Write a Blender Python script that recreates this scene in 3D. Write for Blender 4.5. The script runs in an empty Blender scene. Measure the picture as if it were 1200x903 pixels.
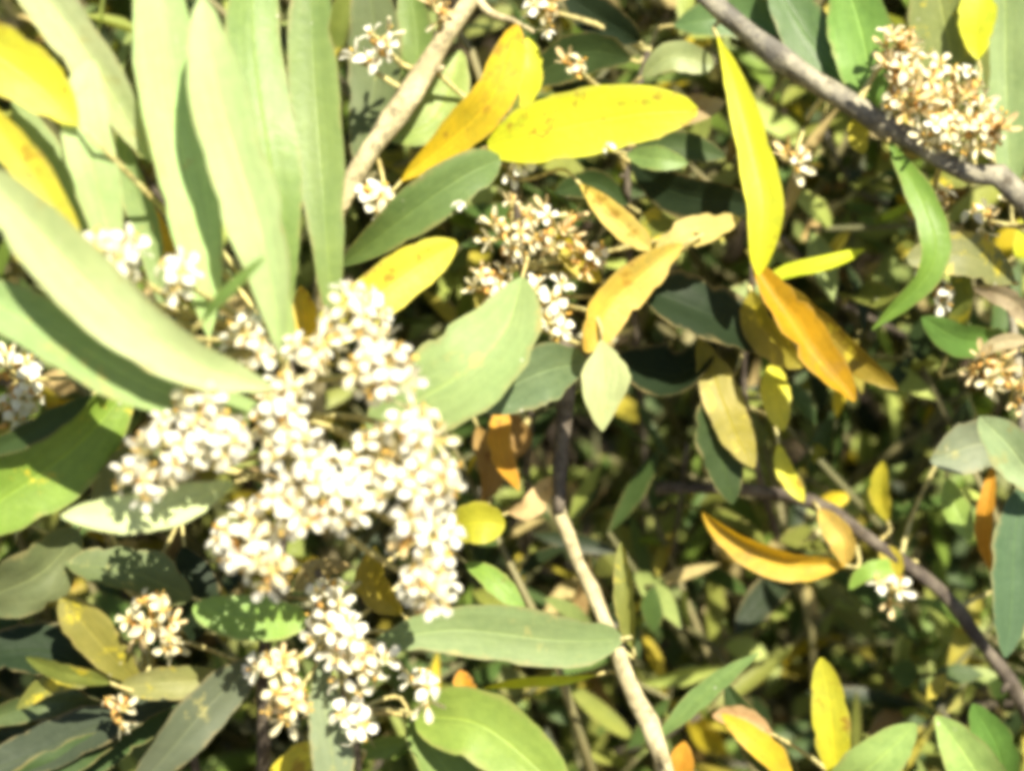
import bpy, math, random
from mathutils import Vector, Matrix, noise
random.seed(11)
R = math.radians
S = bpy.context.scene
COL = S.collection

# ------------------------------------------------------------------ camera, sky, sun, exposure
PITCH = R(25)
FOC = 0.45                                     # metres from the lens to the sharp plane
CAM = Vector((0, -FOC * math.cos(PITCH), 0.61 + FOC * math.sin(PITCH)))
cd = bpy.data.cameras.new('camera'); cam = bpy.data.objects.new('camera', cd); COL.objects.link(cam)
cam.location = CAM; cam.rotation_euler = (R(90) - PITCH, 0, 0)
cd.lens = 67; cd.sensor_width = 36; cd.clip_start = 0.01; cd.clip_end = 200
cd.dof.use_dof = True; cd.dof.focus_distance = FOC - 0.012; cd.dof.aperture_fstop = 5.6; cd.dof.aperture_blades = 7
S.camera = cam
FWD = Vector((0, math.cos(PITCH), -math.sin(PITCH))); UP = Vector((0, math.sin(PITCH), math.cos(PITCH))); RT = Vector((1, 0, 0))

SUN = (RT * 0.26 + UP * 0.55 - FWD * 0.79).normalized()      # direction towards the sun
w = bpy.data.worlds.new('World'); S.world = w; w.use_nodes = True
nt = w.node_tree; bg = nt.nodes['Background']
sky = nt.nodes.new('ShaderNodeTexSky'); sky.sky_type = 'NISHITA'; sky.sun_disc = False
sky.sun_elevation = math.asin(SUN.z); sky.sun_rotation = math.atan2(SUN.x, SUN.y)
nt.links.new(sky.outputs[0], bg.inputs[0]); bg.inputs[1].default_value = 0.055
sl = bpy.data.lights.new('sun', 'SUN'); sl.energy = 5.0; sl.angle = R(0.53); sl.color = (1, 0.93, 0.75)
so = bpy.data.objects.new('sun', sl); COL.objects.link(so); so.rotation_euler = (-SUN).to_track_quat('-Z', 'Y').to_euler()
so.location = (0.5, -1.0, 2.5)
S.view_settings.view_transform = 'Standard'; S.view_settings.look = 'None'; S.view_settings.exposure = 1.15; S.view_settings.gamma = 1
S.render.engine = 'CYCLES'; S.cycles.pixel_filter_type = 'BLACKMAN_HARRIS'; S.cycles.filter_width = 5.2
S.cycles.max_bounces = 8; S.cycles.transmission_bounces = 4; S.cycles.use_denoising = True

# ------------------------------------------------------------------ helpers
def pxs(d): return (FOC + d / 1000) * 36 / cd.lens / 1200          # metres in one photo pixel at depth d (mm)
def P(x, y, d):                                                    # photo pixel + depth (mm behind the sharp plane)
    k = pxs(d); return CAM + FWD * (FOC + d / 1000) + RT * ((x - 600) * k) + UP * ((451.5 - y) * k)

def catmull(pts, n):
    pts = [Vector(p) for p in pts]
    if len(pts) == 2: return [pts[0].lerp(pts[1], i / n) for i in range(n + 1)]
    e = [2 * pts[0] - pts[1]] + pts + [2 * pts[-1] - pts[-2]]
    seg = [(pts[i + 1] - pts[i]).length for i in range(len(pts) - 1)]; tot = sum(seg) or 1
    out = []
    for k in range(n + 1):
        s = k / n * tot; i = 0
        while i < len(seg) - 1 and s > seg[i]: s -= seg[i]; i += 1
        t = min(1, s / (seg[i] or 1)); a, b, c, d = e[i:i + 4]
        out.append(0.5 * (2 * b + (c - a) * t + (2 * a - 5 * b + 4 * c - d) * t * t + (3 * b - a - 3 * c + d) * t ** 3))
    return out

class MB:
    def __init__(s): s.v = []; s.f = []; s.uv = []; s.mi = []; s.col = []
    def vert(s, p, uv=(0.5, 0.5), c=(1, 1, 1)): s.v.append(tuple(p)); s.uv.append(uv); s.col.append(c); return len(s.v) - 1
    def face(s, idx, m=0): s.f.append(idx); s.mi.append(m)
    def tube(s, pts, rad, m=0, n=7, c=(1, 1, 1), rough=0.0):
        up = Vector((0.31, 0.2, 0.93)); rings = []
        for i, p in enumerate(pts):
            t = (pts[min(i + 1, len(pts) - 1)] - pts[max(i - 1, 0)]).normalized()
            a = t.cross(up).normalized(); b = t.cross(a); r = rad[i] if isinstance(rad, (list, tuple)) else rad
            ring = []
            for k in range(n):
                an = 2 * math.pi * k / n
                rr = r * (1 + rough * noise.noise(Vector((p.x * 260 + math.cos(an), p.y * 260 + math.sin(an), p.z * 260))))
                ring.append(s.vert(p + (a * math.cos(an) + b * math.sin(an)) * rr, (k / n, i / 8), c))
            rings.append(ring)
        for i in range(len(rings) - 1):
            for k in range(n): s.face((rings[i][k], rings[i][(k + 1) % n], rings[i + 1][(k + 1) % n], rings[i + 1][k]), m)
        s.face(tuple(reversed(rings[0])), m); s.face(tuple(rings[-1]), m)
    def blob(s, c, ax, r, l, m=0, n=6):                             # small spindle: bud, anther, node swelling
        ax = ax.normalized(); a = ax.orthogonal().normalized(); b = ax.cross(a)
        b0 = s.vert(c - ax * l); rings = []
        for h, q in ((-0.6, 0.75), (0.05, 1), (0.65, 0.72)):
            rings.append([s.vert(c + ax * l * h + (a * math.cos(2 * math.pi * k / n) + b * math.sin(2 * math.pi * k / n)) * r * q) for k in range(n)])
        t0 = s.vert(c + ax * l)
        for k in range(n):
            j = (k + 1) % n
            s.face((b0, rings[0][j], rings[0][k]), m); s.face((t0, rings[2][k], rings[2][j]), m)
            for i in (0, 1): s.face((rings[i][k], rings[i][j], rings[i + 1][j], rings[i + 1][k]), m)
    def mesh(s, name, mats, org=Vector((0, 0, 0)), smooth=True, color=False):
        me = bpy.data.meshes.new(name)
        me.from_pydata([(v[0] - org.x, v[1] - org.y, v[2] - org.z) for v in s.v], [], s.f)
        for m in mats: me.materials.append(m)
        me.polygons.foreach_set('material_index', s.mi)
        if smooth: me.polygons.foreach_set('use_smooth', [True] * len(s.f))
        li = [0] * len(me.loops); me.loops.foreach_get('vertex_index', li)
        u = me.uv_layers.new(name='UVMap'); u.data.foreach_set('uv', [c for i in li for c in s.uv[i]])
        if color:
            ca = me.color_attributes.new('tint', 'FLOAT_COLOR', 'POINT')
            ca.data.foreach_set('color', [c for q in s.col for c in (*q, 1.0)])
        me.update(); return me

# ------------------------------------------------------------------ materials
def newmat(name):
    m = bpy.data.materials.new(name); m.use_nodes = True; t = m.node_tree; t.nodes.clear()
    return m, t, lambda k, **kw: [setattr(n, a, b) for n in [t.nodes.new(k)] for a, b in [('label', '')]] and t.nodes[-1]
def N(t, kind, ins=None, **props):
    n = t.nodes.new(kind)
    for a, b in props.items(): setattr(n, a, b)
    for k, v in (ins or {}).items():
        if hasattr(v, 'is_output'): t.links.new(v, n.inputs[k])
        else: n.inputs[k].default_value = v
    return n
def mixc(t, fac, a, b, mode='MIX'):
    n = N(t, 'ShaderNodeMix', data_type='RGBA', blend_type=mode)
    for i, v in ((0, fac), (6, a), (7, b)):
        if hasattr(v, 'is_output'): t.links.new(v, n.inputs[i])
        else: n.inputs[i].default_value = v
    return n.outputs[2]
def mth(t, op, a, b=0.0, clamp=False):
    n = N(t, 'ShaderNodeMath', operation=op, use_clamp=clamp)
    for i, v in ((0, a), (1, b)):
        if hasattr(v, 'is_output'): t.links.new(v, n.inputs[i])
        else: n.inputs[i].default_value = v
    return n.outputs[0]
def ramp(t, v, a, b):
    n = N(t, 'ShaderNodeMapRange', {0: v, 1: a, 2: b}); n.clamp = True; return n.outputs[0]

def leaf_material(name, rough, trans, mott, spots, spotcol, spotth, attr=False, spec=0.38, speck=(0.62, 0.6, 0.5, 1)):
    m = bpy.data.materials.new(name); m.use_nodes = True; t = m.node_tree; t.nodes.clear()
    geo = N(t, 'ShaderNodeNewGeometry'); pos = geo.outputs['Position']
    uv = N(t, 'ShaderNodeUVMap').outputs[0]; sx = N(t, 'ShaderNodeSeparateXYZ', {0: uv})
    if attr: base = N(t, 'ShaderNodeAttribute', attribute_name='tint').outputs['Color']; rnd = 0.5
    else: oi = N(t, 'ShaderNodeObjectInfo'); base = oi.outputs['Color']; rnd = oi.outputs['Random']
    n1 = N(t, 'ShaderNodeTexNoise', {'Vector': pos, 'Scale': 48.0, 'Detail': 6.0, 'Roughness': 0.7}).outputs[0]
    n2 = N(t, 'ShaderNodeTexNoise', {'Vector': pos, 'Scale': 420.0, 'Detail': 4.0, 'Roughness': 0.7}).outputs[0]
    c = mixc(t, ramp(t, n1, 0.35, 0.68), base, mixc(t, 1.0, base, mott, 'MULTIPLY'))
    c = mixc(t, mth(t, 'MULTIPLY', ramp(t, n2, 0.4, 0.75), 0.45), c, mixc(t, 1.0, base, (1.35, 1.3, 1.2, 1), 'MULTIPLY'))
    n3 = N(t, 'ShaderNodeTexNoise', {'Vector': pos, 'Scale': 130.0, 'Detail': 6.0, 'Roughness': 0.7}).outputs[0]
    c = mixc(t, mth(t, 'MULTIPLY', ramp(t, n3, spotth, spotth + 0.07), spots), c, spotcol)
    # blade edge and tip browning
    ed = mth(t, 'ABSOLUTE', mth(t, 'SUBTRACT', sx.outputs[0], 0.5))
    rib = ramp(t, ed, 0.035, 0.0)
    cv = N(t, 'ShaderNodeCombineXYZ', {0: mth(t, 'MULTIPLY', sx.outputs[0], 11.0), 1: mth(t, 'MULTIPLY', sx.outputs[1], 2.6), 2: mth(t, 'MULTIPLY', rnd, 40.0)}).outputs[0]
    st = N(t, 'ShaderNodeTexNoise', {'Vector': cv, 'Scale': 1.0, 'Detail': 5.0, 'Roughness': 0.65, 'Distortion': 0.6}).outputs[0]
    c = mixc(t, mth(t, 'MULTIPLY', ramp(t, st, 0.42, 0.66), 0.5), c, mixc(t, 1.0, c, (0.74, 0.74, 0.68, 1), 'MULTIPLY'))
    wear = mth(t, 'MULTIPLY', ramp(t, mth(t, 'ADD', ed, mth(t, 'MULTIPLY', n3, 0.35)), 0.60, 0.68), 0.7)
    c = mixc(t, wear, c, mixc(t, 0.5, c, (0.40, 0.30, 0.13, 1)))
    c = mixc(t, mth(t, 'MULTIPLY', rib, 0.65), c, mixc(t, 1.0, c, (1.5, 1.45, 1.25, 1), 'MULTIPLY'))
    # dust specks
    vo = N(t, 'ShaderNodeTexVoronoi', {'Vector': pos, 'Scale': 260.0}).outputs['Distance']
    sp = mth(t, 'MULTIPLY', ramp(t, vo, 0.13, 0.07), ramp(t, n1, 0.55, 0.62))
    c = mixc(t, mth(t, 'MULTIPLY', sp, 0.7), c, speck)
    # veins as fine relief
    vv = mth(t, 'ADD', mth(t, 'MULTIPLY', sx.outputs[1], 22.0), mth(t, 'MULTIPLY', ed, -18.0))
    vein = mth(t, 'MULTIPLY', mth(t, 'SINE', mth(t, 'MULTIPLY', mth(t, 'ADD', vv, mth(t, 'MULTIPLY', n1, 2.5)), 6.283)), 0.07)
    c = mixc(t, mth(t, 'MULTIPLY', ramp(t, vein, 0.035, 0.07), 0.3), c, mixc(t, 1.0, c, (1.3, 1.28, 1.2, 1), 'MULTIPLY'))
    hgt = mth(t, 'ADD', mth(t, 'ADD', vein, mth(t, 'MULTIPLY', rib, -1.2)), mth(t, 'MULTIPLY', n2, 1.6))
    bp = N(t, 'ShaderNodeBump', {'Height': hgt, 'Strength': 0.4, 'Distance': 0.0003}).outputs[0]
    b = N(t, 'ShaderNodeBsdfPrincipled', {'Base Color': c, 'Normal': bp, 'Specular IOR Level': spec,
        'Roughness': mth(t, 'ADD', mth(t, 'MULTIPLY', n1, 0.3), rough - 0.15)})
    tr = N(t, 'ShaderNodeBsdfTranslucent', {'Color': mixc(t, 1.0, c, (1.25, 1.2, 0.55, 1), 'MULTIPLY'), 'Normal': bp})
    mx = N(t, 'ShaderNodeMixShader', {0: trans, 1: b.outputs[0], 2: tr.outputs[0]})
    N(t, 'ShaderNodeOutputMaterial', {0: mx.outputs[0]})
    return m

M_green = leaf_material('green_leaf', 0.46, 0.22, (0.72, 0.8, 0.72, 1), 0.5, (0.2, 0.17, 0.05, 1), 0.66)
M_pale = leaf_material('glaucous_leaf', 0.62, 0.25, (0.86, 0.93, 0.84, 1), 0.6, (0.44, 0.40, 0.14, 1), 0.60)
M_yellow = leaf_material('yellow_leaf', 0.5, 0.35, (0.66, 0.76, 1.3, 1), 0.8, (0.42, 0.24, 0.03, 1), 0.575, speck=(0.3, 0.14, 0.03, 1))
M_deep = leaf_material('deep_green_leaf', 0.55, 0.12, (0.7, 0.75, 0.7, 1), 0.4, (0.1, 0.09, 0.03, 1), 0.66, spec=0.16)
M_dry = leaf_material('dry_leaf', 0.65, 0.25, (0.7, 0.55, 0.45, 1), 0.8, (0.16, 0.07, 0.02, 1), 0.58)
M_mottle = leaf_material('mottled_leaf', 0.48, 0.3, (0.75, 0.8, 0.6, 1), 0.9, (0.6, 0.5, 0.04, 1), 0.56)
M_mass = leaf_material('foliage_mass', 0.5, 0.25, (0.7, 0.75, 0.65, 1), 0.4, (0.2, 0.15, 0.05, 1), 0.64, attr=True)

def bark(name, a, b, sc):
    m = bpy.data.materials.new(name); m.use_nodes = True; t = m.node_tree; t.nodes.clear()
    pos = N(t, 'ShaderNodeNewGeometry').outputs['Position']
    n1 = N(t, 'ShaderNodeTexNoise', {'Vector': pos, 'Scale': sc, 'Detail': 6.0, 'Roughness': 0.7}).outputs[0]
    n2 = N(t, 'ShaderNodeTexNoise', {'Vector': pos, 'Scale': sc * 2.6, 'Detail': 4.0, 'Roughness': 0.7}).outputs[0]
    c = mixc(t, ramp(t, n1, 0.42, 0.6), a, b)
    c = mixc(t, mth(t, 'MULTIPLY', ramp(t, n2, 0.52, 0.66), 0.7), c, (0.07, 0.055, 0.035, 1))
    bp = N(t, 'ShaderNodeBump', {'Height': mth(t, 'ADD', n1, n2), 'Strength': 0.8, 'Distance': 0.0008}).outputs[0]
    bs = N(t, 'ShaderNodeBsdfPrincipled', {'Base Color': c, 'Normal': bp, 'Roughness': 0.8, 'Specular IOR Level': 0.25})
    N(t, 'ShaderNodeOutputMaterial', {0: bs.outputs[0]}); return m
M_cream = bark('cream_bark', (0.56, 0.49, 0.29, 1), (0.36, 0.30, 0.17, 1), 130)
M_grey = bark('grey_bark', (0.36, 0.33, 0.24, 1), (0.14, 0.13, 0.11, 1), 110)
M_dark = bark('dark_bark', (0.07, 0.055, 0.045, 1), (0.19, 0.16, 0.12, 1), 110)
M_stalk = bark('flower_stalk', (0.60, 0.55, 0.24, 1), (0.52, 0.42, 0.16, 1), 200)
M_bract = bark('brown_bract', (0.68, 0.42, 0.12, 1), (0.48, 0.24, 0.06, 1), 220)
M_soil = bark('soil', (0.13, 0.09, 0.05, 1), (0.05, 0.035, 0.022, 1), 30)

def petal_mat(name, c0, c1):
    m = bpy.data.materials.new(name); m.use_nodes = True; t = m.node_tree; t.nodes.clear()
    uv = N(t, 'ShaderNodeUVMap').outputs[0]; sx = N(t, 'ShaderNodeSeparateXYZ', {0: uv})
    pos = N(t, 'ShaderNodeNewGeometry').outputs['Position']
    n1 = N(t, 'ShaderNodeTexNoise', {'Vector': pos, 'Scale': 500.0, 'Detail': 3.0}).outputs[0]
    c = mixc(t, ramp(t, sx.outputs[1], 0.05, 0.42), c1, c0)
    c = mixc(t, mth(t, 'MULTIPLY', ramp(t, n1, 0.45, 0.7), 0.3), c, c1)
    b = N(t, 'ShaderNodeBsdfPrincipled', {'Base Color': c, 'Roughness': 0.6, 'Specular IOR Level': 0.3})
    tr = N(t, 'ShaderNodeBsdfTranslucent', {'Color': c})
    mx = N(t, 'ShaderNodeMixShader', {0: 0.3, 1: b.outputs[0], 2: tr.outputs[0]})
    N(t, 'ShaderNodeOutputMaterial', {0: mx.outputs[0]}); return m
M_petal = petal_mat('white_petal', (0.90, 0.88, 0.76, 1), (0.86, 0.79, 0.44, 1))
M_cpetal = petal_mat('cream_petal', (0.84, 0.79, 0.55, 1), (0.78, 0.62, 0.24, 1))
M_tpetal = petal_mat('withered_petal', (0.78, 0.64, 0.36, 1), (0.66, 0.42, 0.13, 1))
M_anther = bark('anther', (0.80, 0.56, 0.14, 1), (0.62, 0.34, 0.06, 1), 300)

# ------------------------------------------------------------------ object helpers
def thing(name, label, cat, loc, group=None):
    o = bpy.data.objects.new(name, None); COL.objects.link(o); o.location = loc; o.empty_display_size = 0.02
    o['label'] = label; o['category'] = cat
    if group: o['group'] = group
    return o
def part(name, me, parent, col=None, label=None):
    o = bpy.data.objects.new(name, me); COL.objects.link(o); o.parent = parent
    if col: o.color = (*col, 1)
    if label: o['label'] = label
    return o

# ------------------------------------------------------------------ the setting
g = MB(); n = 40
gx = sorted(set([-30, -8, -3] + [-1.5 + 3 * i / n for i in range(n + 1)] + [3, 8, 30]))
idx = {}
for i, x in enumerate(gx):
    for j, y in enumerate(gx):
        h = 0.018 * noise.noise(Vector((x * 6, y * 6, 0))) + 0.008 * noise.noise(Vector((x * 21, y * 21, 3)))
        idx[i, j] = g.vert((x, y + 0.3, h - 0.02))
for i in range(len(gx) - 1):
    for j in range(len(gx) - 1): g.face((idx[i, j], idx[i + 1, j], idx[i + 1, j + 1], idx[i, j + 1]))
o = bpy.data.objects.new('ground', g.mesh('ground', [M_soil])); COL.objects.link(o); o['kind'] = 'structure'

# ------------------------------------------------------------------ leaf blade
def blade(mb, mid, width, q=0.6, p=0.75, tilt=0.0, cup=0.16, wav=0.06, nw=6, m=0, view=None, roll=0.0, c=(1, 1, 1), seed=0.0, bite=0.0, kite=False):
    n = len(mid) - 1; rows = []
    q += 0.1; peak = p / (p + q); mx = peak ** p * (1 - peak) ** q
    for i, pt in enumerate(mid):
        t = i / n; T = (mid[min(i + 1, n)] - mid[max(i - 1, 0)]).normalized()
        V = (CAM - pt).normalized() if view is None else view
        Sd = T.cross(V).normalized(); Nn = Sd.cross(T).normalized()
        a = tilt + roll * (t - 0.5)
        S2 = Sd * math.cos(a) + Nn * math.sin(a); N2 = Nn * math.cos(a) - Sd * math.sin(a)
        tt = min(max(t, 0.004), 0.996)
        wd = width * 0.5 * (tt ** p * (1 - tt) ** q) / mx
        if kite: wd = .35 * wd + .65 * width * .5 * min(tt / .42, (1 - tt) / .58)
        row = []
        for k in range(nw + 1):
            u = k / nw * 2 - 1
            e = 1 + 0.11 * noise.noise(Vector((t * 5 + seed, u * 0.7, seed))) + 0.06 * noise.noise(Vector((t * 15 + seed, u * 1.5, seed))) + (-bite * max(0, noise.noise(Vector((t * 9 + seed, u, 7)))))
            off = S2 * (u * wd * e) + N2 * (wd * (cup * (abs(u) ** 1.15) + wav * noise.noise(Vector((t * 3.2 + seed, u * 1.4, seed * 1.7))) * 3 * abs(u)))
            row.append(mb.vert(pt + off, ((u + 1) / 2, t), c))
        rows.append(row)
    for i in range(n):
        for k in range(nw): mb.face((rows[i][k], rows[i][k + 1], rows[i + 1][k + 1], rows[i + 1][k]), m)

# colour classes: (material, base colour)
K = {
 'pg': (M_pale, (0.44, 0.58, 0.26)), 'pc': (M_pale, (0.52, 0.61, 0.31)), 'pb': (M_pale, (0.27, 0.36, 0.15)),
 'g': (M_green, (0.17, 0.25, 0.065)), 'gl': (M_green, (0.29, 0.39, 0.10)), 'gb': (M_green, (0.21, 0.34, 0.06)), 'gg': (M_pale, (0.14, 0.17, 0.075)),
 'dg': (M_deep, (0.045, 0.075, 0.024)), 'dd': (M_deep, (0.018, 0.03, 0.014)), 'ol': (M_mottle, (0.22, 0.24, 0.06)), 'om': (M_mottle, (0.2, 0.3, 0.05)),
 'y': (M_yellow, (0.74, 0.66, 0.05)), 'yg': (M_yellow, (0.70, 0.74, 0.04)), 'yo': (M_yellow, (0.74, 0.47, 0.03)), 'ys': (M_mottle, (0.5, 0.42, 0.04)),
 'or': (M_dry, (0.62, 0.32, 0.03)), 'br': (M_dry, (0.34, 0.22, 0.07)), 'tn': (M_dry, (0.6, 0.46, 0.24)),
}
LAB = {'y': 'bright yellow leaf', 'yg': 'greenish yellow leaf', 'yo': 'orange yellow leaf', 'ys': 'olive leaf turning yellow', 'or': 'withered orange leaf',
       'br': 'dry brown leaf', 'tn': 'dry tan leaf', 'om': 'green leaf with yellow patches'}

def root_path(last, rx, ry):                                        # from the last drawn point on, back and down into the soil
    a = Vector(last) + Vector((rx * 0.2, 0.035, -0.09)); r = Vector((rx, ry, -0.03))
    return [a, a.lerp(r, 0.5) + Vector((0.01, 0.02, 0)), r]

class Shoot:
    n = 0
    def __init__(s, name, label, stem, r0, r1, mat, root=(0, 0.25), group=None, taper_root=1.5, nodes=5, cat='branch'):
        Shoot.n += 1; s.id = Shoot.n
        pts = [P(*q) for q in stem]
        full = pts + root_path(pts[-1], *root)
        s.path = catmull(full, 12 * (len(full) - 1)); s.base = full[-1].copy(); s.base.z = 0
        s.root = thing(name, label, cat, s.base, group)
        L = len(s.path) - 1; nv = 12 * (len(pts) - 1)
        k = pxs(stem[len(stem) // 2][2])
        rad = []
        for i in range(L + 1):
            t = min(1, i / max(nv, 1)); r = (r0 + (r1 - r0) * t) * k / 2
            if i > nv: r *= 1 + (taper_root - 1) * (i - nv) / (L - nv)
            rad.append(r)
        mb = MB()
        for j in range(nodes):                                      # swollen nodes
            q = int((j + 0.5) / nodes * nv)
            for e in (-1, 0, 1):
                if 0 <= q + e <= L: rad[q + e] *= 1.22 if e == 0 else 1.08
        mb.tube(s.path, rad, n=12, rough=0.6)
        for j in range(nodes * 2):                                  # short spurs and leaf scars
            q = random.randrange(2, max(4, nv - 1)); T = (s.path[q + 1] - s.path[q - 1]).normalized(); o_ = T.orthogonal().normalized()
            o_.rotate(Matrix.Rotation(random.uniform(0, 6.28), 3, T)); l_ = rad[q] * random.uniform(1.3, 3.2)
            a_ = s.path[q]; mb.tube([a_, a_ + o_ * l_ * .7, a_ + o_ * l_ + T * l_ * random.uniform(-.5, .5)], [rad[q] * .6, rad[q] * .42, rad[q] * .25], n=6, rough=.5)
        part('stem', mb.mesh('stem', [mat], s.base), s.root)
    def near(s, p): return min(s.path, key=lambda q: (q - p).length)
    def leaf(s, pts, wpx, kind, tilt=0.0, cup=0.16, q=0.6, p=0.75, roll=0.0, wav=0.06, col=None, bite=0.0, attach=True, d=None, kite=False):
        W = [P(x, y, (pt[0] if pt else d)) for x, y, *pt in pts]
        n = 22; mid = catmull(W, n); mb = MB()
        dm = sum((CAM - v).dot(-FWD) for v in W) / len(W)
        wd = 0.87 * wpx * dm * 36 / cd.lens / 1200 / max(0.35, math.cos(tilt))
        sd = random.uniform(0, 50); Lg = (mid[-1] - mid[0]).length
        bow = random.uniform(-.07, .09) * Lg; wv = random.uniform(-.02, .02) * Lg; sw = random.uniform(-.018, .018) * Lg
        roll += random.uniform(-.35, .35); cup *= random.uniform(.8, 1.9); bite = max(bite, random.choice([.1, .18, .3]))
        for i in range(n + 1):
            t_ = i / n; sdv = (mid[-1] - mid[0]).normalized().cross(FWD)
            mid[i] = mid[i] - FWD * (bow * math.sin(math.pi * t_) + wv * math.sin(2.6 * math.pi * t_)) + sdv * (sw * math.sin(2 * math.pi * t_))
        blade(mb, mid, wd, q, p, tilt, cup, wav, 6, 0, roll=roll, seed=sd, bite=bite, kite=kite)
        b = mid[0]; T = (mid[0] - mid[1]).normalized()
        if attach:
            e = s.near(b); gap = (e - b).length
            c1 = b + T * min(0.006, gap * 0.4); c2 = e.lerp(c1, 0.4) + FWD * min(0.012, gap * 0.25)
            st_ = mid[1] + FWD * .0007; c1 = c1 + FWD * .0012
            tp = catmull([st_, b + FWD * .0004, c1, c2, e], 10) if gap > 0.0015 else catmull([st_, b + FWD * .0003, e], 6)
            r = min(0.0011, 0.0006 + gap * 0.006)
            mb.tube(tp, [0.0004 + (r - 0.0004) * i / (len(tp) - 1) for i in range(len(tp))], m=1, n=5)
        m, c0 = K[kind]; c0 = col or c0
        f = random.uniform(0.9, 1.1)
        o = part('leaf', mb.mesh('leaf', [m, M_stalk], s.base), s.root, (c0[0] * f, c0[1] * random.uniform(0.94, 1.06) * f, c0[2] * f), LAB.get(kind))
        return o

# ------------------------------------------------------------------ flowers
def flower_mesh(name, pm, size, curl, rng, npet=4, pw=0.62):
    mb = MB(); L = size / 2
    for k in range(npet):
        an = 2 * math.pi * (k + rng.uniform(-.08, .08)) / npet; cl = curl + rng.uniform(-.25, .25); tw = rng.uniform(-.3, .3)
        ax = Vector((math.cos(an), math.sin(an), 0)); sd = Vector((-math.sin(an), math.cos(an), 0)); rows = []
        for i in range(5):
            t = i / 4; hw = L * pw * 0.5 * (0.45 + 1.25 * t - 0.02) * (1 if t < .7 else (1 - (t - .7) / .3 * .72))
            h = L * (0.5 * math.sin(t * 1.4) - cl * t * t * 0.9)
            rr = L * (0.12 + 0.9 * t * (1 - 0.12 * abs(cl)))
            rows.append([mb.vert(ax * rr + sd * (u * hw) + Vector((0, 0, h + L * 0.1 * u * u + u * tw * hw)), ((u + 1) / 2, t)) for u in (-1, -.35, .35, 1)])
        for i in range(4):
            for j in range(3): mb.face((rows[i][j], rows[i][j + 1], rows[i + 1][j + 1], rows[i + 1][j]), 0)
    Z = Vector((0, 0, 1))
    mb.tube([Z * (-L * .55), Z * (-L * .1), Z * (L * .04)], [L * .12, L * .17, L * .2], m=1, n=6)
    for sgn in (-1, 1):
        a = rng.uniform(0, 6.28); q = Vector((math.cos(a) * L * .25, math.sin(a) * L * .25, L * rng.uniform(.3, .6)))
        mb.tube([Z * (-L * .05), q], L * 0.035, m=1, n=3); mb.blob(q, Vector((q.x, q.y, L)), L * .11, L * .2, m=2, n=5)
    return mb.mesh(name, [pm, M_stalk, M_anther])
rg = random.Random(5)
FW = [flower_mesh('white_flower', M_petal, 0.0072, c, rg, 4, p) for c, p in ((0.1, .5), (0.5, .56), (0.9, .54), (-.25, .48), (0.4, .62))]
FC = [flower_mesh('cream_flower', M_cpetal, 0.0074, c, rg, 4, p) for c, p in ((0.3, .46), (0.8, .5), (-.3, .42))]
FT = [flower_mesh('withered_flower', M_tpetal, 0.0062, c, rg, 4, p) for c, p in ((-.8, .45), (1.1, .42), (-.4, .36))]
def place(name, me, parent, base, pos, axis, sc=1.0):
    o = part(name, me, parent)
    q = axis.to_track_quat('Z', 'Y') @ Matrix.Rotation(random.uniform(0, 6.28), 3, 'Z').to_quaternion()
    o.rotation_mode = 'QUATERNION'; o.rotation_quaternion = q; o.location = pos - base; o.scale = (sc,) * 3
    return o
def cluster(sh, clumps, mix, d, label=None, fs=1.0, bract=0.5, dens=1.0):
    """clumps: (px, py, radius px, count[, depth]); one inflorescence = stalks and bracts, with every blossom a sub-part"""
    mb = MB(); spots = []
    for cl in clumps:
        x, y, rp, cnt = cl[:4]; rp *= .86; cnt = round(cnt * dens); dd = cl[4] if len(cl) > 4 else d + random.uniform(-5, 5); k = pxs(dd)
        C = P(x, y, dd + rp * k * 600); e = sh.near(C); V = (CAM - C).normalized()
        mb.tube(catmull([e, e.lerp(C, .5) + FWD * 0.004 + UP * random.uniform(-.003, .003), C], 6), [0.0009, .0009, .0008, .0008, .0007, .0006, .0006], n=5)
        for i in range(cnt):
            z = 1 - 1.45 * (i + .5) / cnt; a = i * 2.39996 + random.uniform(-.35, .35); r = math.sqrt(max(0, 1 - z * z))
            dr = (RT * (r * math.cos(a)) + UP * (r * math.sin(a)) + V * z).normalized()
            pos = C + dr * rp * k * random.uniform(.72, 1.08)
            ax = (dr + SUN * .65 + Vector([random.uniform(-.4, .4) for _ in range(3)])).normalized()   # blossoms turn to the light
            mb.tube([C, C.lerp(pos, .5) + UP * .0006, pos - ax * .0018], [.0005, .0004, .0004], n=4)
            spots.append((pos, ax))
            if random.random() < bract:
                b = C + (dr + Vector([random.uniform(-.6, .6) for _ in range(3)])).normalized() * rp * k * random.uniform(.45, .9)
                mb.blob(b, dr, random.uniform(.0006, .0011), random.uniform(.0012, .0022), m=1, n=6)
    c = part('flower_cluster', mb.mesh('flower_cluster', [M_stalk, M_bract], sh.base), sh.root, None, label)
    for pos, ax in spots:
        u = random.random(); L = FW if u < mix[0] else FC if u < mix[0] + mix[1] else FT
        place('flower', random.choice(L), c, sh.base, pos, ax, random.uniform(.82, 1.12) * fs)
    return c

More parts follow.
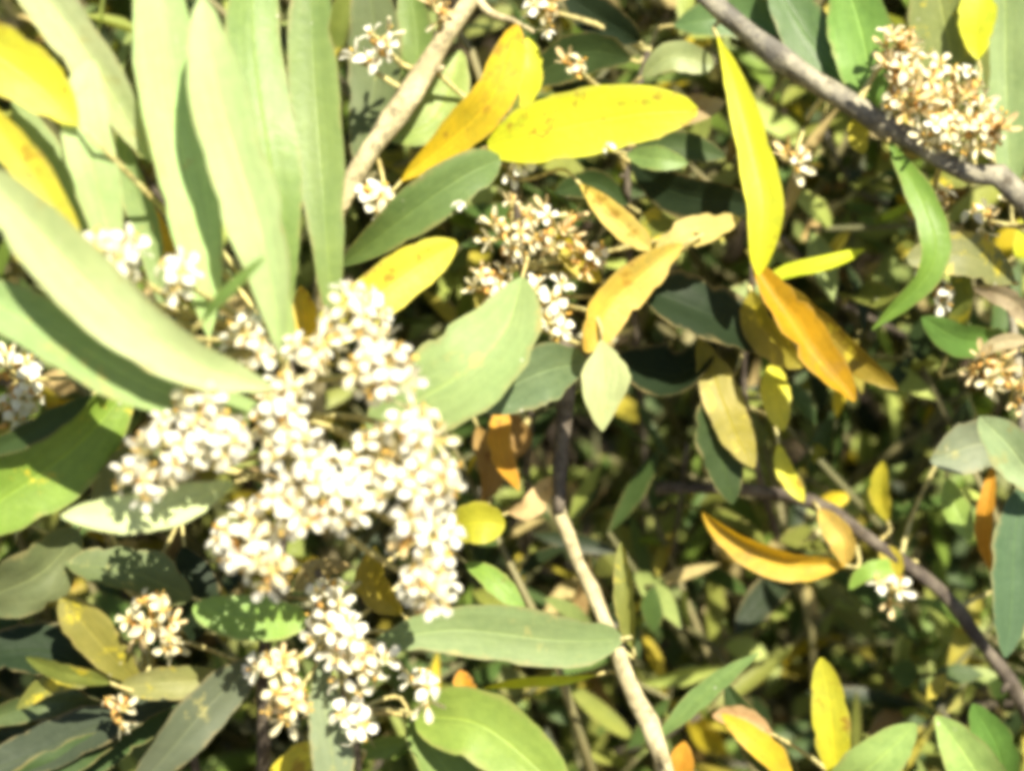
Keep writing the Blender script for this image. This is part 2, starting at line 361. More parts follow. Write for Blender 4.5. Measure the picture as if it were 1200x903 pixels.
# ================================================================== the shoots seen in the photograph
# ---- 1. the big flowering shoot, closest of all
A = Shoot('flowering_shoot', 'large flowering shoot with pale grey green leaves fanning above dense white blossom', [(330, 400, -34), (345, 500, -32), (330, 620, -24), (310, 760, -12), (308, 905, 10)], 14, 20, M_dark, (-0.06, 0.16), 1.4)
for a in [
 ([(330, 415, -58), (302, 280, -62), (268, 130, -66), (238, -2, -66)], 84, 'pg', dict(tilt=.15, q=.5)),
 ([(245, 395, -48), (228, 260, -52), (200, 110, -55), (182, -60, -55)], 92, 'pg', dict(tilt=-.1, q=.45)),
 ([(392, 395, -44), (380, 260, -46), (370, 110, -44), (364, -70, -40)], 68, 'gl', dict(tilt=.1, q=.4, cup=.1, col=(.20, .29, .085))),
 ([(335, 380, -40), (320, 220, -40), (310, 90, -38), (300, -70, -34)], 80, 'gl', dict(tilt=-.2, q=.4, col=(.20, .29, .085))),
 ([(320, 455, -62), (200, 405, -72), (80, 318, -78), (-40, 190, -80)], 92, 'pc', dict(tilt=.25, q=.45)),
 ([(310, 478, -50), (190, 455, -60), (80, 405, -66), (-50, 335, -66)], 86, 'pb', dict(tilt=-.35, q=.4, roll=.5)),
 ([(135, 330, -52), (113, 210, -56), (104, 110, -58), (106, 70, -58)], 66, 'pg', dict(tilt=.1, q=.4)),
 ([(190, 360, -46), (165, 250, -46), (140, 150, -44)], 40, 'pb', dict(tilt=.4)),
 ([(98, 310, -44), (66, 220, -46), (14, 118, -48)], 62, 'pb', dict(tilt=-.5)),
 ([(185, 195, -46), (130, 95, -50), (60, 10, -52), (0, -60, -52)], 66, 'pc', dict(tilt=.3, q=.45)),
 ([(100, 305, -64), (38, 205, -66), (-30, 110, -68)], 50, 'y', dict(tilt=.1)),
 ([(92, 146, -62), (35, 92, -64), (-60, 30, -66)], 88, 'y', dict(tilt=.05, q=.4)),
 ([(205, 345, -30), (190, 290, -30), (172, 235, -28)], 32, 'yo', {}),
 ([(236, 378, -66), (272, 340, -72), (312, 300, -76)], 17, 'g', dict(tilt=.9)),
 ([(330, 430, -54), (328, 370, -58), (322, 300, -60)], 40, 'pg', dict(tilt=.3)),
 ([(365, 430, -30), (357, 380, -30), (352, 335, -28)], 38, 'yo', {}),
 ([(325, 415, -24), (430, 352, -22), (500, 308, -18), (535, 284, -16)], 68, 'y', dict(tilt=-.15, q=.45)),
 ([(160, 440, -30), (80, 530, -34), (-50, 620, -36)], 108, 'om', dict(tilt=.1, q=.4)),
 ([(110, 462, -38), (50, 500, -40), (-30, 535, -42)], 34, 'dg', dict(tilt=.2)),
 ([(275, 565, -46), (180, 600, -54), (72, 604, -56)], 56, 'pc', dict(tilt=-.2)),
 ([(190, 500, -30), (155, 540, -30), (110, 590, -30)], 56, 'gg', dict(tilt=.3)),
]: A.leaf(a[0], a[1], a[2], **a[3])
F1 = [(415, 372, 38, 12), (448, 432, 38, 12), (300, 398, 30, 9), (360, 412, 22, 5), (235, 470, 24, 6), (205, 522, 42, 10), (265, 515, 28, 7), (160, 565, 20, 4),
      (330, 478, 30, 8), (350, 535, 36, 10), (385, 582, 48, 14), (330, 592, 25, 6), (285, 632, 40, 10), (482, 505, 36, 11), (508, 560, 30, 9),
      (478, 580, 36, 9), (496, 632, 36, 12), (500, 688, 28, 8), (438, 530, 24, 6), (310, 668, 22, 6)]
cluster(A, F1, (.86, .12), -62, 'dense mass of sunlit white blossom', 1.02, .45, 1.2)
for q_ in [(128, 304, 34, 9), (203, 322, 16, 3)]: cluster(A, [q_], (.95, .05), -66, None, 1.1, .2, 1.3)
cluster(A, [(22, 445, 36, 8), (14, 492, 26, 6)], (.75, .2), -30, None, 1, .4)

# ---- 2. cream branch at the top with two yellow leaves
B = Shoot('leafy_branch', 'pale cream branch carrying long yellow leaves and a blue green one', [(600, -95, 8), (556, -10, 6), (500, 82, 4), (458, 146, 2), (408, 222, 4), (380, 330, 14)], 22, 30, M_cream, (-0.03, 0.2), nodes=4)
for a in [
 ([(470, 212, 0), (535, 160, -4), (576, 108, -8), (606, 28, -8)], 58, 'y', dict(tilt=-.2, q=.45, col=(.72, .52, .02))),
 ([(398, 312, -8), (470, 258, -12), (545, 208, -14), (586, 186, -12)], 66, 'g', dict(tilt=-.35, q=.38, col=(.14, .21, .07))),
 ([(455, 165, 12), (510, 140, 14), (540, 60, 16)], 62, 'gl', dict(tilt=.2)),
 ([(420, 200, 22), (440, 100, 24), (430, -30, 24)], 72, 'gg', dict(tilt=.2, q=.4)),
 ([(470, 140, 26), (490, 60, 26), (478, -40, 26)], 46, 'g', dict(tilt=.3)),
 ([(612, 130, 6), (622, 85, 6), (618, 44, 6)], 34, 'yg', {}),
]: B.leaf(a[0], a[1], a[2], **a[3])
for q_ in [(446, 50, 15, 4), (424, 72, 11, 2), (440, 232, 16, 4)]: cluster(B, [q_], (.8, .2), 0)
cluster(B, [(512, 14, 14, 4)], (0, .3), 6)
mb = MB(); mb.tube(catmull([P(556, -6, 6), P(575, 16, 4), P(600, 24, 2), P(626, 38, 0)], 12), [.0012 - .00006 * i for i in range(13)], n=7, rough=.3)
part('twig', mb.mesh('twig', [M_cream], B.base), B.root)

# ---- 3. centre shoot with the orange-centred flowers and the big yellow leaf
C = Shoot('flowering_shoot', 'shoot with broad yellow leaf and cream flowers with orange centres', [(596, 165, 0), (604, 230, 4), (612, 320, 8), (622, 420, 22)], 9, 13, M_dark, (0.0, 0.22), nodes=3)
for a in [
 ([(572, 172, -2), (660, 148, -10), (745, 134, -14), (817, 131, -14)], 92, 'yg', dict(tilt=.12, q=.42, p=.45, cup=.1, wav=.03, col=(.78, .78, .03))),
 ([(680, 216, -6), (715, 248, -10), (762, 292, -12)], 36, 'yo', dict(tilt=-.1, col=(.76, .56, .1), q=.35)),
 ([(800, 286, -8), (760, 318, -12), (716, 355, -14), (686, 412, -14)], 58, 'yo', dict(tilt=.2, q=.45, col=(.66, .46, .06), cup=.3, bite=.4)),
 ([(765, 312, -2), (800, 278, -4), (868, 256, -4)], 44, 'y', dict(tilt=.3, col=(.7, .56, .14), bite=.5)),
 ([(705, 330, 4), (680, 310, 4), (650, 275, 4)], 34, 'ys', {}),
 ([(612, 325, -20), (592, 385, -26), (540, 440, -30), (430, 500, -28)], 118, 'pg', dict(tilt=-.25, q=.55, p=.7, cup=.2, col=(.26, .36, .14))),
 ([(690, 425, -6), (640, 432, -10), (560, 480, -12)], 84, 'g', dict(tilt=.35, col=(.18, .26, .13))),
 ([(704, 398, -16), (708, 450, -18), (706, 505, -18)], 72, 'pc', dict(tilt=.1, kite=True, col=(.36, .38, .19), cup=.05)),
 ([(590, 470, 16), (585, 520, 14), (608, 575, 12)], 34, 'or', dict(tilt=.4, roll=1.2, bite=.5)),
 ([(596, 600, 14), (625, 592, 12), (656, 556, 12)], 34, 'tn', dict(tilt=.2, roll=1.0, bite=.4)),
 ([(560, 500, 22), (575, 540, 22), (565, 590, 22)], 40, 'br', dict(tilt=.3, roll=1)),
 ([(600, 540, 26), (610, 510, 26), (580, 470, 26)], 30, 'br', dict(tilt=.3, roll=1)),
]: C.leaf(a[0], a[1], a[2], **a[3])
cluster(C, [(600, 270, 36, 10), (652, 268, 32, 8), (690, 300, 22, 5), (575, 335, 26, 7)], (.1, .45), -2, 'withering cream flowers with orange centres', .8, 1.2, 1.3)
cluster(C, [(640, 352, 26, 7), (652, 388, 16, 4)], (.75, .2), -6, None, 1, .4)
cluster(C, [(600, 190, 18, 5)], (.75, .2), -6, None, 1, .4)

# ---- 4. grey branch crossing the upper right, with its cluster and leaves
D = Shoot('flowering_branch', 'stout grey branch slanting down past a cluster of cream flowers', [(770, -60, 8), (822, -8, 6), (900, 58, 2), (962, 100, 0), (1030, 142, -2), (1120, 196, -6), (1215, 256, -6)], 24, 32, M_grey, (0.2, 0.24), nodes=7)
for a in [
 ([(840, 40, 4), (862, 115, -2), (886, 190, -6), (898, 245, -8), (888, 322, -8)], 50, 'yg', dict(tilt=.1, q=.45, p=.95, cup=.22, col=(.72, .72, .025))),
 ([(1042, 165, -4), (1086, 240, -12), (1092, 310, -14), (1022, 386, -12)], 40, 'gb', dict(tilt=.35, roll=.8, q=.6, col=(.15, .26, .04))),
 ([(1035, 150, 8), (1020, 90, 6), (985, -30, 6)], 84, 'gb', dict(tilt=.2, q=.4, col=(.2, .33, .08))),
 ([(1020, 135, 12), (960, 70, 14), (900, -30, 16)], 70, 'g', dict(tilt=-.3, col=(.09, .15, .05))),
 ([(1140, 180, 16), (1120, 70, 14), (1095, -40, 14)], 96, 'ol', dict(tilt=.1, q=.4, col=(.24, .28, .10))),
 ([(1186, 230, 14), (1182, 90, 12), (1176, -40, 12)], 84, 'g', dict(tilt=-.1, q=.4, col=(.24, .32, .14))),
 ([(1146, 70, 10), (1146, 20, 8), (1152, -30, 8)], 50, 'yg', dict(tilt=.1)),
 ([(1010, 130, 10), (1006, 155, 10), (1012, 180, 10)], 30, 'ys', {}),
 ([(1200, 210, 20), (1150, 200, 20), (1090, 215, 20)], 40, 'ol', {}),
]: D.leaf(a[0], a[1], a[2], **a[3])
cluster(D, [(1055, 56, 26, 7), (1082, 98, 38, 11), (1122, 112, 32, 8), (1142, 152, 30, 8), (1104, 156, 26, 6)], (.25, .6), -14, 'loose cluster of cream flowers', .8, .7, 1.3)
cluster(D, [(1062, 118, 24, 7), (1166, 152, 18, 5), (1050, 84, 14, 3)], (.0, .3), -18, None, 1, 1.6)
for q_ in [(930, 186, 14, 4), (1098, 235, 18, 4), (1150, 258, 16, 4), (1195, 242, 12, 2)]: cluster(D, [q_], (.4, .3), 4)

# ---- 5. cream twig in the middle with the long grey-green leaf
E = Shoot('leafy_twig', 'straight cream twig holding one long grey green leaf', [(650, 570, 14), (657, 604, 9), (680, 660, 4), (709, 730, -1), (741, 806, -4), (780, 912, -6)], 18, 24, M_cream, (0.05, 0.2), nodes=3)
for a in [
 ([(728, 748, -8), (650, 744, -12), (540, 742, -16), (436, 753, -18)], 76, 'gg', dict(tilt=.15, q=.55, p=.45, cup=.1, col=(.23, .29, .13))),
 ([(768, 866, -4), (828, 812, -8), (890, 764, -10)], 30, 'g', dict(tilt=.5, q=.8, col=(.2, .29, .10))),
 ([(742, 760, 2), (736, 700, 0), (728, 635, 0)], 28, 'ol', dict(tilt=.5, cup=.4)),
 ([(700, 790, 0), (630, 796, -2), (566, 806, -2)], 14, 'yg', dict(tilt=.8)),
]: E.leaf(a[0], a[1], a[2], **a[3])
mb = MB(); mb.tube(catmull([P(664, 380, 24), P(664, 450, 16), P(657, 530, 12), P(655, 600, 7)], 12), [.0024 - .0000075 * i * i for i in range(13)], n=8, rough=.4)
part('old_bark', mb.mesh('old_bark', [M_dark], E.base), E.root, None, 'dark upper length of the twig')

# ---- 6. dark twig at the right
G = Shoot('leafy_twig', 'thin dark brown twig arching through the shade with orange leaves', [(770, 572, 42), (880, 574, 34), (960, 592, 30), (1032, 640, 28), (1102, 692, 26), (1152, 756, 28), (1210, 850, 36)], 14, 24, M_dark, (0.17, 0.2), nodes=6)
for a in [
 ([(990, 662, 26), (935, 664, 22), (885, 642, 20), (824, 600, 20)], 42, 'yo', dict(tilt=.4, roll=.6, cup=.45, q=.6)),
 ([(960, 596, 26), (985, 630, 22), (990, 662, 22)], 38, 'yo', dict(tilt=-.2, col=(.74, .52, .10))),
 ([(1030, 640, 28), (1045, 655, 26), (1048, 680, 26)], 30, 'ys', {}),
 ([(1070, 660, 28), (1020, 668, 26), (995, 690, 26)], 26, 'gb', {}),
 ([(1110, 560, 30), (1122, 600, 26), (1138, 632, 24)], 38, 'gl', dict(tilt=-.2)),
 ([(1162, 670, 26), (1152, 610, 22), (1164, 545, 20)], 24, 'or', dict(tilt=.4)),
 ([(1040, 610, 32), (1032, 575, 30), (1035, 540, 30)], 28, 'ys', dict(tilt=.4)),
]: G.leaf(a[0], a[1], a[2], **a[3])
for q_ in [(1042, 692, 18, 4)]: cluster(G, [q_], (.6, .2), 24)

# ---- 7. drooping yellow and orange leaves in the middle right
H = Shoot('leafy_shoot', 'slender shoot of drooping orange and mustard leaves', [(884, 296, 8), (878, 360, 18), (872, 430, 28), (880, 520, 40)], 7, 10, M_dark, (0.1, 0.25), nodes=2)
for a in [
 ([(882, 304, 2), (925, 365, -4), (955, 415, -8), (1002, 470, -8)], 52, 'yo', dict(bite=.5, tilt=.25, roll=.5, q=.5, cup=.4, col=(.58, .34, .012))),
 ([(905, 325, 10), (985, 405, 6), (1052, 456, 6)], 40, 'ys', dict(bite=.5, tilt=-.4, col=(.34, .24, .03))),
 ([(880, 340, 12), (890, 380, 10), (940, 430, 8)], 50, 'ys', dict(tilt=-.5, col=(.3, .25, .03))),
 ([(818, 396, 18), (848, 470, 14), (884, 548, 12)], 54, 'ys', dict(tilt=.2, col=(.32, .28, .03))),
 ([(905, 425, 18), (908, 460, 14), (918, 505, 12)], 40, 'y', dict(tilt=.1)),
 ([(912, 520, 20), (922, 555, 18), (942, 588, 18)], 26, 'y', dict(tilt=.1)),
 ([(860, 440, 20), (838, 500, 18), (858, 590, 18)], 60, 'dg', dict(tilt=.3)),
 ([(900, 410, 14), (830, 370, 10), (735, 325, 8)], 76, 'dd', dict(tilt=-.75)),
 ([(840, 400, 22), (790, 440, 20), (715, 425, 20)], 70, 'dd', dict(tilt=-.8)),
 ([(890, 330, 20), (950, 312, 14), (1014, 292, 12)], 22, 'yg', dict(tilt=.6)),
]: H.leaf(a[0], a[1], a[2], **a[3])

# ---- 8. lower-left shaded shoot
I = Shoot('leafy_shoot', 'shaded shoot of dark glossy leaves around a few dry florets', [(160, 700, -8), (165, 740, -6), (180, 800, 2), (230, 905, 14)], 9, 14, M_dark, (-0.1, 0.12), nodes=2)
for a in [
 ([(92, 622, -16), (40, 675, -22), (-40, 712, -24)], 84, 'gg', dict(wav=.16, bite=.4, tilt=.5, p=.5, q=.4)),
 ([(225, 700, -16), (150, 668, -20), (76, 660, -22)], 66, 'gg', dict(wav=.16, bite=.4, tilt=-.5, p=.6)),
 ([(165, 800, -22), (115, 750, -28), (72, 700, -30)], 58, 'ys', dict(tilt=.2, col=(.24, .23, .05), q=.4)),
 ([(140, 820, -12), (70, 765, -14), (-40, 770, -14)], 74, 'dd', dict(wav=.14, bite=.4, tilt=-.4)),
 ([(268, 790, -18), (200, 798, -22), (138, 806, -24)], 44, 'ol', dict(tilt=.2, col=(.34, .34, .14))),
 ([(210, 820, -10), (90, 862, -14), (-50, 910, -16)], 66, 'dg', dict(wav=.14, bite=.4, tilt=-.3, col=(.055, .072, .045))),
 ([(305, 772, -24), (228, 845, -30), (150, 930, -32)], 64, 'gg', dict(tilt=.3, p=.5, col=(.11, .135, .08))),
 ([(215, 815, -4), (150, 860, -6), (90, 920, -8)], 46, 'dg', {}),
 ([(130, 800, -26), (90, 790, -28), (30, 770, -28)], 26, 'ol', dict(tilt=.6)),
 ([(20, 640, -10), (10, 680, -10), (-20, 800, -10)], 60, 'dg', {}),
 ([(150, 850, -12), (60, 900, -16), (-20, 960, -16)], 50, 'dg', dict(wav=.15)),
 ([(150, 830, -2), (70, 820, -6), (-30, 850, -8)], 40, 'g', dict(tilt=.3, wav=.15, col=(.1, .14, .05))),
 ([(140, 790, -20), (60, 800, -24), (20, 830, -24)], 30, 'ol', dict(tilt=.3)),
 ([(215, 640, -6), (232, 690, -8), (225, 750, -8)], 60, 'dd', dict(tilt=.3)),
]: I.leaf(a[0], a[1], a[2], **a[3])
cluster(I, [(182, 712, 18, 4), (192, 742, 22, 6), (160, 732, 14, 3)], (.0, .55), -30, 'dry yellowish florets', 1, 1.8)
cluster(I, [(136, 830, 18, 4)], (.0, .4), -26, None, .8, 1.5)

# ---- 9. bottom spray of star flowers
J = Shoot('flowering_shoot', 'drooping spray of small white star flowers above a pair of green leaves', [(372, 668, -30), (392, 720, -26), (400, 790, -18), (420, 910, 6)], 8, 11, M_dark, (-0.03, 0.15), nodes=3)
for a in [
 ([(362, 728, -30), (296, 726, -36), (226, 712, -38)], 62, 'g', dict(tilt=-.1, q=.35, p=.5, col=(.21, .33, .07))),
 ([(378, 770, -26), (386, 850, -30), (392, 945, -32)], 58, 'gg', dict(tilt=.2, q=.4, col=(.2, .24, .14))),
 ([(486, 836, -14), (566, 848, -22), (665, 930, -26)], 96, 'gb', dict(tilt=-.2, q=.4, p=.45, col=(.24, .35, .07))),
 ([(480, 838, -8), (510, 880, -12), (560, 960, -14)], 70, 'g', dict(tilt=.4)),
 ([(415, 880, 0), (360, 885, -2), (312, 912, -2)], 40, 'y', {}),
 ([(520, 622, -12), (552, 612, -16), (592, 614, -18)], 56, 'ys', dict(col=(.44, .42, .04), q=.35)),
 ([(545, 660, -8), (580, 680, -10), (615, 712, -12)], 32, 'gb', dict(tilt=.2)),
 ([(552, 835, -14), (546, 812, -16), (540, 784, -16)], 34, 'or', dict(cup=.5)),
 ([(345, 690, -20), (370, 670, -26), (412, 664, -28)], 30, 'tn', dict(tilt=.5, col=(.4, .34, .16))),
 ([(470, 720, -14), (440, 690, -16), (440, 640, -16)], 46, 'ys', dict(tilt=.4, col=(.34, .26, .03))),
]: J.leaf(a[0], a[1], a[2], **a[3])
cluster(J, [(388, 706, 28, 7), (398, 748, 32, 8), (418, 788, 28, 7), (414, 846, 18, 4), (444, 772, 14, 3), (492, 806, 18, 4)], (.7, .3), -38, 'spray of white star flowers', 1, .3)
cluster(J, [(322, 785, 24, 6), (336, 824, 24, 6)], (.05, .6), -34, 'tan withering florets', 1, .8)

# ---- 10. bottom right: pair of fresh tips, yellow leaf
Lq = Shoot('leafy_shoot', 'shoot ending in a pointed light green leaf over a darker green one', [(1084, 925, -2), (1086, 960, 6), (1090, 1010, 14)], 9, 11, M_dark, (0.13, 0.12), nodes=1)
for a in [
 ([(1190, 955, -8), (1138, 895, -14), (1096, 838, -16)], 70, 'gl', dict(tilt=.1, q=.7, col=(.32, .46, .14))),
 ([(1180, 930, 4), (1172, 880, 0), (1140, 824, 0)], 54, 'gb', dict(tilt=.3, col=(.14, .26, .06))),
]: Lq.leaf(a[0], a[1], a[2], **a[3])
Mq = Shoot('leafy_shoot', 'shoot with an upright yellow leaf, a curled orange leaf and a pointed light green leaf', [(985, 915, 8), (980, 960, 14), (985, 1010, 20)], 8, 10, M_dark, (0.09, 0.12), nodes=1)
for a in [
 ([(968, 955, -2), (1018, 898, -12), (1074, 848, -16)], 70, 'gl', dict(tilt=-.1, q=.6, col=(.32, .46, .14))),
 ([(986, 925, -2), (976, 850, -8), (962, 770, -10)], 52, 'y', dict(tilt=.1, q=.5)),
 ([(930, 925, 4), (900, 880, 0), (846, 836, -2)], 36, 'yo', dict(tilt=-.2, roll=.8)),
 ([(905, 860, 4), (870, 840, 4), (835, 838, 4)], 34, 'tn', dict(tilt=.3)),
 ([(940, 930, 10), (890, 870, 8), (850, 800, 10)], 50, 'dg', dict(tilt=.2)),
 ([(800, 935, 6), (798, 900, 4), (802, 868, 4)], 36, 'or', {}),
]: Mq.leaf(a[0], a[1], a[2], **a[3])

# ---- 11. right-edge shoot
O = Shoot('leafy_shoot', 'shoot with grey green leaves, cream curled leaves and brown florets', [(1178, 330, 10), (1190, 400, 14), (1198, 500, 18), (1215, 640, 26)], 9, 14, M_grey, (0.22, 0.2), nodes=3)
for a in [
 ([(1230, 580, 2), (1190, 530, -4), (1148, 488, -6)], 64, 'pb', dict(tilt=.1, q=.6, col=(.34, .42, .24))),
 ([(1205, 560, 10), (1190, 660, 6), (1178, 770, 6)], 66, 'dg', dict(tilt=.3, col=(.08, .14, .07))),
 ([(1185, 395, 12), (1130, 398, 8), (1080, 372, 6)], 48, 'g', dict(tilt=.4, col=(.12, .22, .05))),
 ([(1190, 330, 8), (1140, 300, 4), (1060, 305, 2)], 62, 'ol', dict(tilt=-.2, col=(.26, .28, .12))),
 ([(1215, 385, 6), (1180, 350, 2), (1140, 336, 2)], 30, 'tn', dict(tilt=.2, roll=1.2, col=(.5, .46, .3), bite=.5)),
 ([(1205, 400, 8), (1165, 402, 4), (1140, 422, 4)], 22, 'tn', dict(tilt=.5, roll=1.4, col=(.5, .44, .28))),
 ([(1195, 540, 16), (1150, 520, 14), (1090, 540, 12)], 70, 'gg', dict(tilt=.2, col=(.24, .28, .19))),
 ([(1110, 420, 20), (1125, 350, 14), (1120, 270, 12)], 30, 'ol', dict(tilt=.6)),
 ([(1190, 300, 18), (1215, 280, 16), (1240, 240, 16)], 60, 'yg', dict(tilt=.4)),
]: O.leaf(a[0], a[1], a[2], **a[3])
cluster(O, [(1160, 430, 24, 6), (1188, 455, 24, 6)], (.0, .35), 2, 'brown withered florets', 1, 1.4)
cluster(O, [(1098, 340, 16, 3)], (.8, .2), 6)

# ---- 12. dark leaves at the top behind the yellow leaf
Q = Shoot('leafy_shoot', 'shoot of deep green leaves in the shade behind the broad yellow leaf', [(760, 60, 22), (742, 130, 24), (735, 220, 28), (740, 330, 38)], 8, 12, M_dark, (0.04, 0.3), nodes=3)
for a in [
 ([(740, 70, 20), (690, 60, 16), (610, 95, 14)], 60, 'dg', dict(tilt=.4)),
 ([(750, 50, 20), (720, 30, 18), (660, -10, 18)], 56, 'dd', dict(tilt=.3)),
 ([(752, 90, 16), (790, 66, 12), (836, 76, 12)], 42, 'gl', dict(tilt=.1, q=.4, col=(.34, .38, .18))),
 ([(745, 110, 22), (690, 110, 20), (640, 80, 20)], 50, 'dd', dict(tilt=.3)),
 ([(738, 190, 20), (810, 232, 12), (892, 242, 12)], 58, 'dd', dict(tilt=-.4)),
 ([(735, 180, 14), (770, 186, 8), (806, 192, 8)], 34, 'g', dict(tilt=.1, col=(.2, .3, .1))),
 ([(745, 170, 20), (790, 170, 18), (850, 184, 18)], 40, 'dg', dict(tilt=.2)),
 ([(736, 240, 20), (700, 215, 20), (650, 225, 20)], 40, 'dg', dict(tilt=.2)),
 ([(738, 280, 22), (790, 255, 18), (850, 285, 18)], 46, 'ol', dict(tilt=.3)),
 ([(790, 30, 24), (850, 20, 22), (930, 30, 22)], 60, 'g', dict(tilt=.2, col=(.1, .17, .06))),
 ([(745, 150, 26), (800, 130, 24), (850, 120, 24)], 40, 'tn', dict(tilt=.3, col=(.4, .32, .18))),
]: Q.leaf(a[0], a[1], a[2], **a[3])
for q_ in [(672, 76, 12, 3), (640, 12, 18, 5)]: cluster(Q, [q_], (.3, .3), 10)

# ---- single blossoms caught on leaves; the third is added for a white highlight
for x, y, d, lab in [(642, 40, 0, 'single white blossom caught on the thin twig above the yellow leaf'),
                     (538, 240, -19, 'single white blossom lying on the blue green leaf'),
                     (712, 172, -18, 'white highlight on the lower edge of the broad yellow leaf, added as a blossom')]:
    o = place('blossom_or_glint', FW[2], None, Vector((0, 0, 0)), P(x, y, d), (-FWD * .6 + UP * .6 + RT * random.uniform(-.6, .6)).normalized(), .55)
    o['label'] = lab; o['category'] = 'blossom'

# ================================================================== inner shoots of the shrub, each with its own leaves
rb = random.Random(23)
def unit_leaf(nm, q, p, bend, cup, mat, roll):
    mb = MB(); mid = [Vector((0, t, bend * t * t)) for t in [i / 8 for i in range(9)]]
    blade(mb, mid, 0.235, q, p, 0, cup, .07, 4, 0, view=Vector((0, 0, 1)), roll=roll, seed=rb.uniform(0, 40))
    mb.tube([Vector((0, -.07, 0)), Vector((0, .02, 0)), Vector((0, .1, bend * .01))], [.014, .011, .005], m=1, n=4)
    return mb.mesh(nm, [mat, M_stalk])
UL = {'g': [unit_leaf('leaf', q, p, b, c, M_green, r) for q, p, b, c, r in ((.55, .8, -.1, .15, .2), (.5, .7, -.25, .2, -.4), (.6, .8, .1, .12, .3))],
      'y': [unit_leaf('leaf', q, p, b, c, M_yellow, r) for q, p, b, c, r in ((.5, .75, -.15, .25, .5), (.55, .8, .15, .3, -.7))],
      'd': [unit_leaf('leaf', q, p, b, c, M_dry, r) for q, p, b, c, r in ((.5, .75, -.35, .5, 1.2), (.55, .8, .3, .5, -1.3))]}
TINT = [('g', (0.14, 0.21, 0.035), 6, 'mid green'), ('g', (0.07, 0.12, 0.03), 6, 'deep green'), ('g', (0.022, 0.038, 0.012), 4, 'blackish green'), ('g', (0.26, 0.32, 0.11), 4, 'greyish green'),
        ('g', (0.24, 0.26, 0.06), 4, 'olive'), ('g', (0.36, 0.42, 0.11), 5, 'yellowish green'), ('y', (0.62, 0.48, 0.03), 1.1, 'yellow'), ('y', (0.40, 0.34, 0.05), 1.8, 'mustard'), ('d', (0.52, 0.42, 0.20), 1.6, 'tan'), ('d', (0.24, 0.15, 0.05), .8, 'brown')]
def tint():
    k, c, _, wn = rb.choices(TINT, [t[2] for t in TINT])[0]; f = rb.uniform(.75, 1.25); return k, tuple(min(.9, v * f) for v in c), wn
def frame(T, N0):
    T = T.normalized(); X = T.cross(N0).normalized(); Z = X.cross(T).normalized()
    return Matrix((X, T, Z)).transposed()
spots = []
for gy in range(6):
    for gxx in range(9):
        spots.append((-60 + gxx * 165 + rb.uniform(-60, 60), -40 + gy * 180 + rb.uniform(-70, 70), rb.uniform(32, 115)))
for i, (x, y, d) in enumerate(spots):
    tip = P(x, y, d); L = rb.uniform(.05, .085)
    ax = (Vector((rb.uniform(-.7, .7), rb.uniform(-.75, .15), rb.uniform(.25, 1)))).normalized()
    low = tip - ax * L; rt = Vector((low.x * .7 + rb.uniform(-.04, .04), low.y + rb.uniform(.06, .14) + max(0, low.z - .4) * .15, -.03))
    path = catmull([tip, tip.lerp(low, .5), low, low.lerp(rt, .4) + Vector((0, .03, 0)), rt], 24)
    base = Vector((rt.x, rt.y, 0))
    sh = thing('leafy_shoot', '', 'branch', base, 'inner shoots of the shrub'); have = {}
    mb = MB(); mb.tube(path, [.0007 + .0022 * k / 24 for k in range(25)], n=6, rough=.3)
    part('stem', mb.mesh('stem', [rb.choice([M_dark, M_grey, M_dark])], base), sh)
    for k in range(8):
        t = k / 8; b = tip.lerp(low, t * .95); a = (k % 2) * math.pi + (k // 2) * 1.6 + rb.uniform(-.4, .4)
        e1 = ax.orthogonal().normalized(); e2 = ax.cross(e1)
        out = (e1 * math.cos(a) + e2 * math.sin(a)); T = (out * rb.uniform(.7, 1.2) + ax * rb.uniform(.2, .9)).normalized()
        N0 = (ax * .6 + Vector((0, -.5, .6)) + Vector([rb.uniform(-.5, .5) for _ in range(3)])).normalized()
        kd, c, wn = tint(); have[wn] = have.get(wn, 0) + 1; o = part('leaf', rb.choice(UL[kd]), sh, c, {'y': 'yellowed leaf', 'd': 'dry brown leaf'}.get(kd))
        o.rotation_mode = 'QUATERNION'; o.rotation_quaternion = frame(T, N0).to_quaternion()
        s_ = rb.uniform(.019, .036); o.scale = (s_ * rb.uniform(.6, 1.1), s_, s_ * rb.uniform(.6, 2.2)); o.location = b + T * .004 - base
    top = sorted(have.items(), key=lambda q: -q[1])[:4]; NUM = 'no one two three four five six seven eight'.split()
    sh['label'] = 'shoot with ' + ', '.join(NUM[b_] + ' ' + a_ for a_, b_ in top[:-1]) + (' and ' if len(top) > 1 else '') + NUM[top[-1][1]] + ' ' + top[-1][0] + ' leaves'

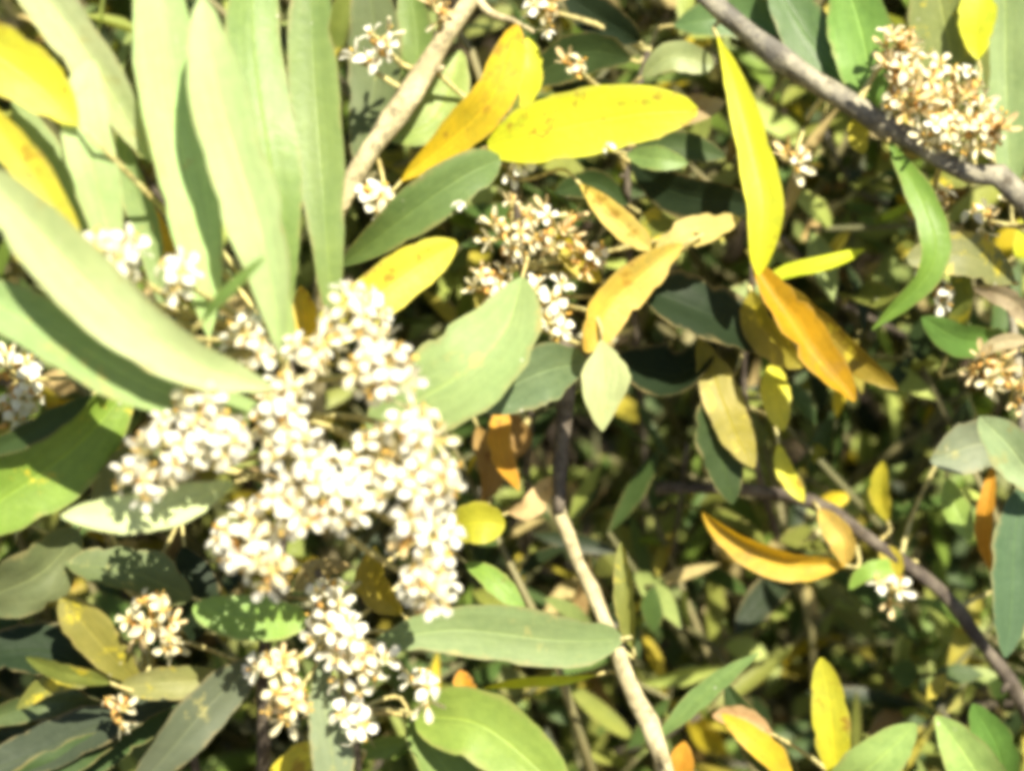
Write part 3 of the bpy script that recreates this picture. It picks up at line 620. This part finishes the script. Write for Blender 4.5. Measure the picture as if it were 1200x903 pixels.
# ================================================================== the uncountable inner leaves and fine twigs
rm = random.Random(7)
mass = MB()
def mass_leaf(b, T, N0, L, wd, c):
    X = T.cross(N0).normalized(); Z = X.cross(T).normalized(); bend = rm.uniform(-.5, .3); cup = rm.uniform(.05, .6); prev = None
    for t, hw in ((0, .08), (.22, .62), (.5, 1), (.78, .72), (1, .04)):
        m0 = b + T * (L * t) + Z * (bend * L * t * t); h = hw * wd / 2
        r = [mass.vert(m0 + X * h * u + Z * (cup * h * abs(u)), ((u + 1) / 2, t), c) for u in (-1, 0, 1)]
        if prev:
            for k in (0, 1): mass.face((prev[k], prev[k + 1], r[k + 1], r[k]))
        prev = r
n = 0
while n < 9400:
    x = rm.uniform(-.62, .62); y = rm.uniform(-.25, .85); z = rm.uniform(.0, .98)
    dd = y * math.cos(PITCH) - (z - .61) * math.sin(PITCH)
    if dd < .036 or dd > .6 or (n >= 2700 and dd > .14): continue
    n += 1
    c0 = Vector((x, y, z)); ax = Vector((rm.uniform(-.8, .8), rm.uniform(-.9, .3), rm.uniform(.1, 1))).normalized()
    e1 = ax.orthogonal().normalized(); e2 = ax.cross(e1); Lt = rm.uniform(.04, .09)
    k0 = rm.choice([(.30, .27, .14), (.12, .12, .05), (.18, .18, .09)])
    mass.tube([c0, c0 - ax * Lt, c0 - ax * Lt * 1.7 + Vector((0, .03, -.04))], [.0006, .0011, .0015], n=4, c=k0)
    for k in range(7):
        a = k * 2.4 + rm.uniform(-.4, .4); b = c0 - ax * (Lt * k / 7)
        T = ((e1 * math.cos(a) + e2 * math.sin(a)) * rm.uniform(.6, 1.2) + ax * rm.uniform(.1, .9)).normalized()
        N0 = (ax * .5 + Vector((0, -.4, .6)) + Vector([rm.uniform(-.7, .7) for _ in range(3)])).normalized()
        kd, c, _, wn = rm.choices(TINT, [t[2] for t in TINT])[0]; f = rm.uniform(.7, 1.3)
        mass_leaf(b, T, N0, (rm.uniform(.018, .044) if n <= 2700 else rm.uniform(.008, .026)), (rm.uniform(.006, .012) if n <= 2700 else rm.uniform(.003, .0085)), tuple(min(.9, v * f) for v in c))
for q in range(1700):                                                # dry florets and flakes caught among the twigs
    while True:
        b = Vector((rm.uniform(-.5, .5), rm.uniform(-.25, .7), rm.uniform(.1, .95))); dd = b.y * math.cos(PITCH) - (b.z - .61) * math.sin(PITCH)
        if .025 < dd < .25: break
    c = rm.choice([(.66, .6, .36), (.5, .4, .18), (.74, .7, .5), (.4, .44, .14), (.55, .52, .16)])
    for k in range(7):
        T = Vector([rm.uniform(-1, 1) for _ in range(3)]).normalized(); N0 = Vector([rm.uniform(-1, 1) for _ in range(3)]).normalized()
        f = rm.uniform(.7, 1.2); mass_leaf(b + T * rm.uniform(0, .003), T, N0, rm.uniform(.004, .009), rm.uniform(.002, .004), tuple(v * f for v in c))
for k in range(1800):                                               # litter under the shrub
    b = Vector((rm.uniform(-.9, .9), rm.uniform(-.5, 1.2), rm.uniform(-.012, .012))); a = rm.uniform(0, 6.28)
    mass_leaf(b, Vector((math.cos(a), math.sin(a), rm.uniform(-.1, .15))).normalized(), Vector((rm.uniform(-.3, .3), rm.uniform(-.3, .3), 1)).normalized(), rm.uniform(.03, .055), rm.uniform(.009, .015), rm.choice([(.4, .28, .1), (.25, .16, .06), (.5, .38, .08)]))
o = bpy.data.objects.new('inner_foliage', mass.mesh('inner_foliage', [M_mass], color=True)); COL.objects.link(o)
o['kind'] = 'stuff'; o['label'] = 'tangled mass of small green, olive and dry leaves filling the shrub'; o['category'] = 'foliage'
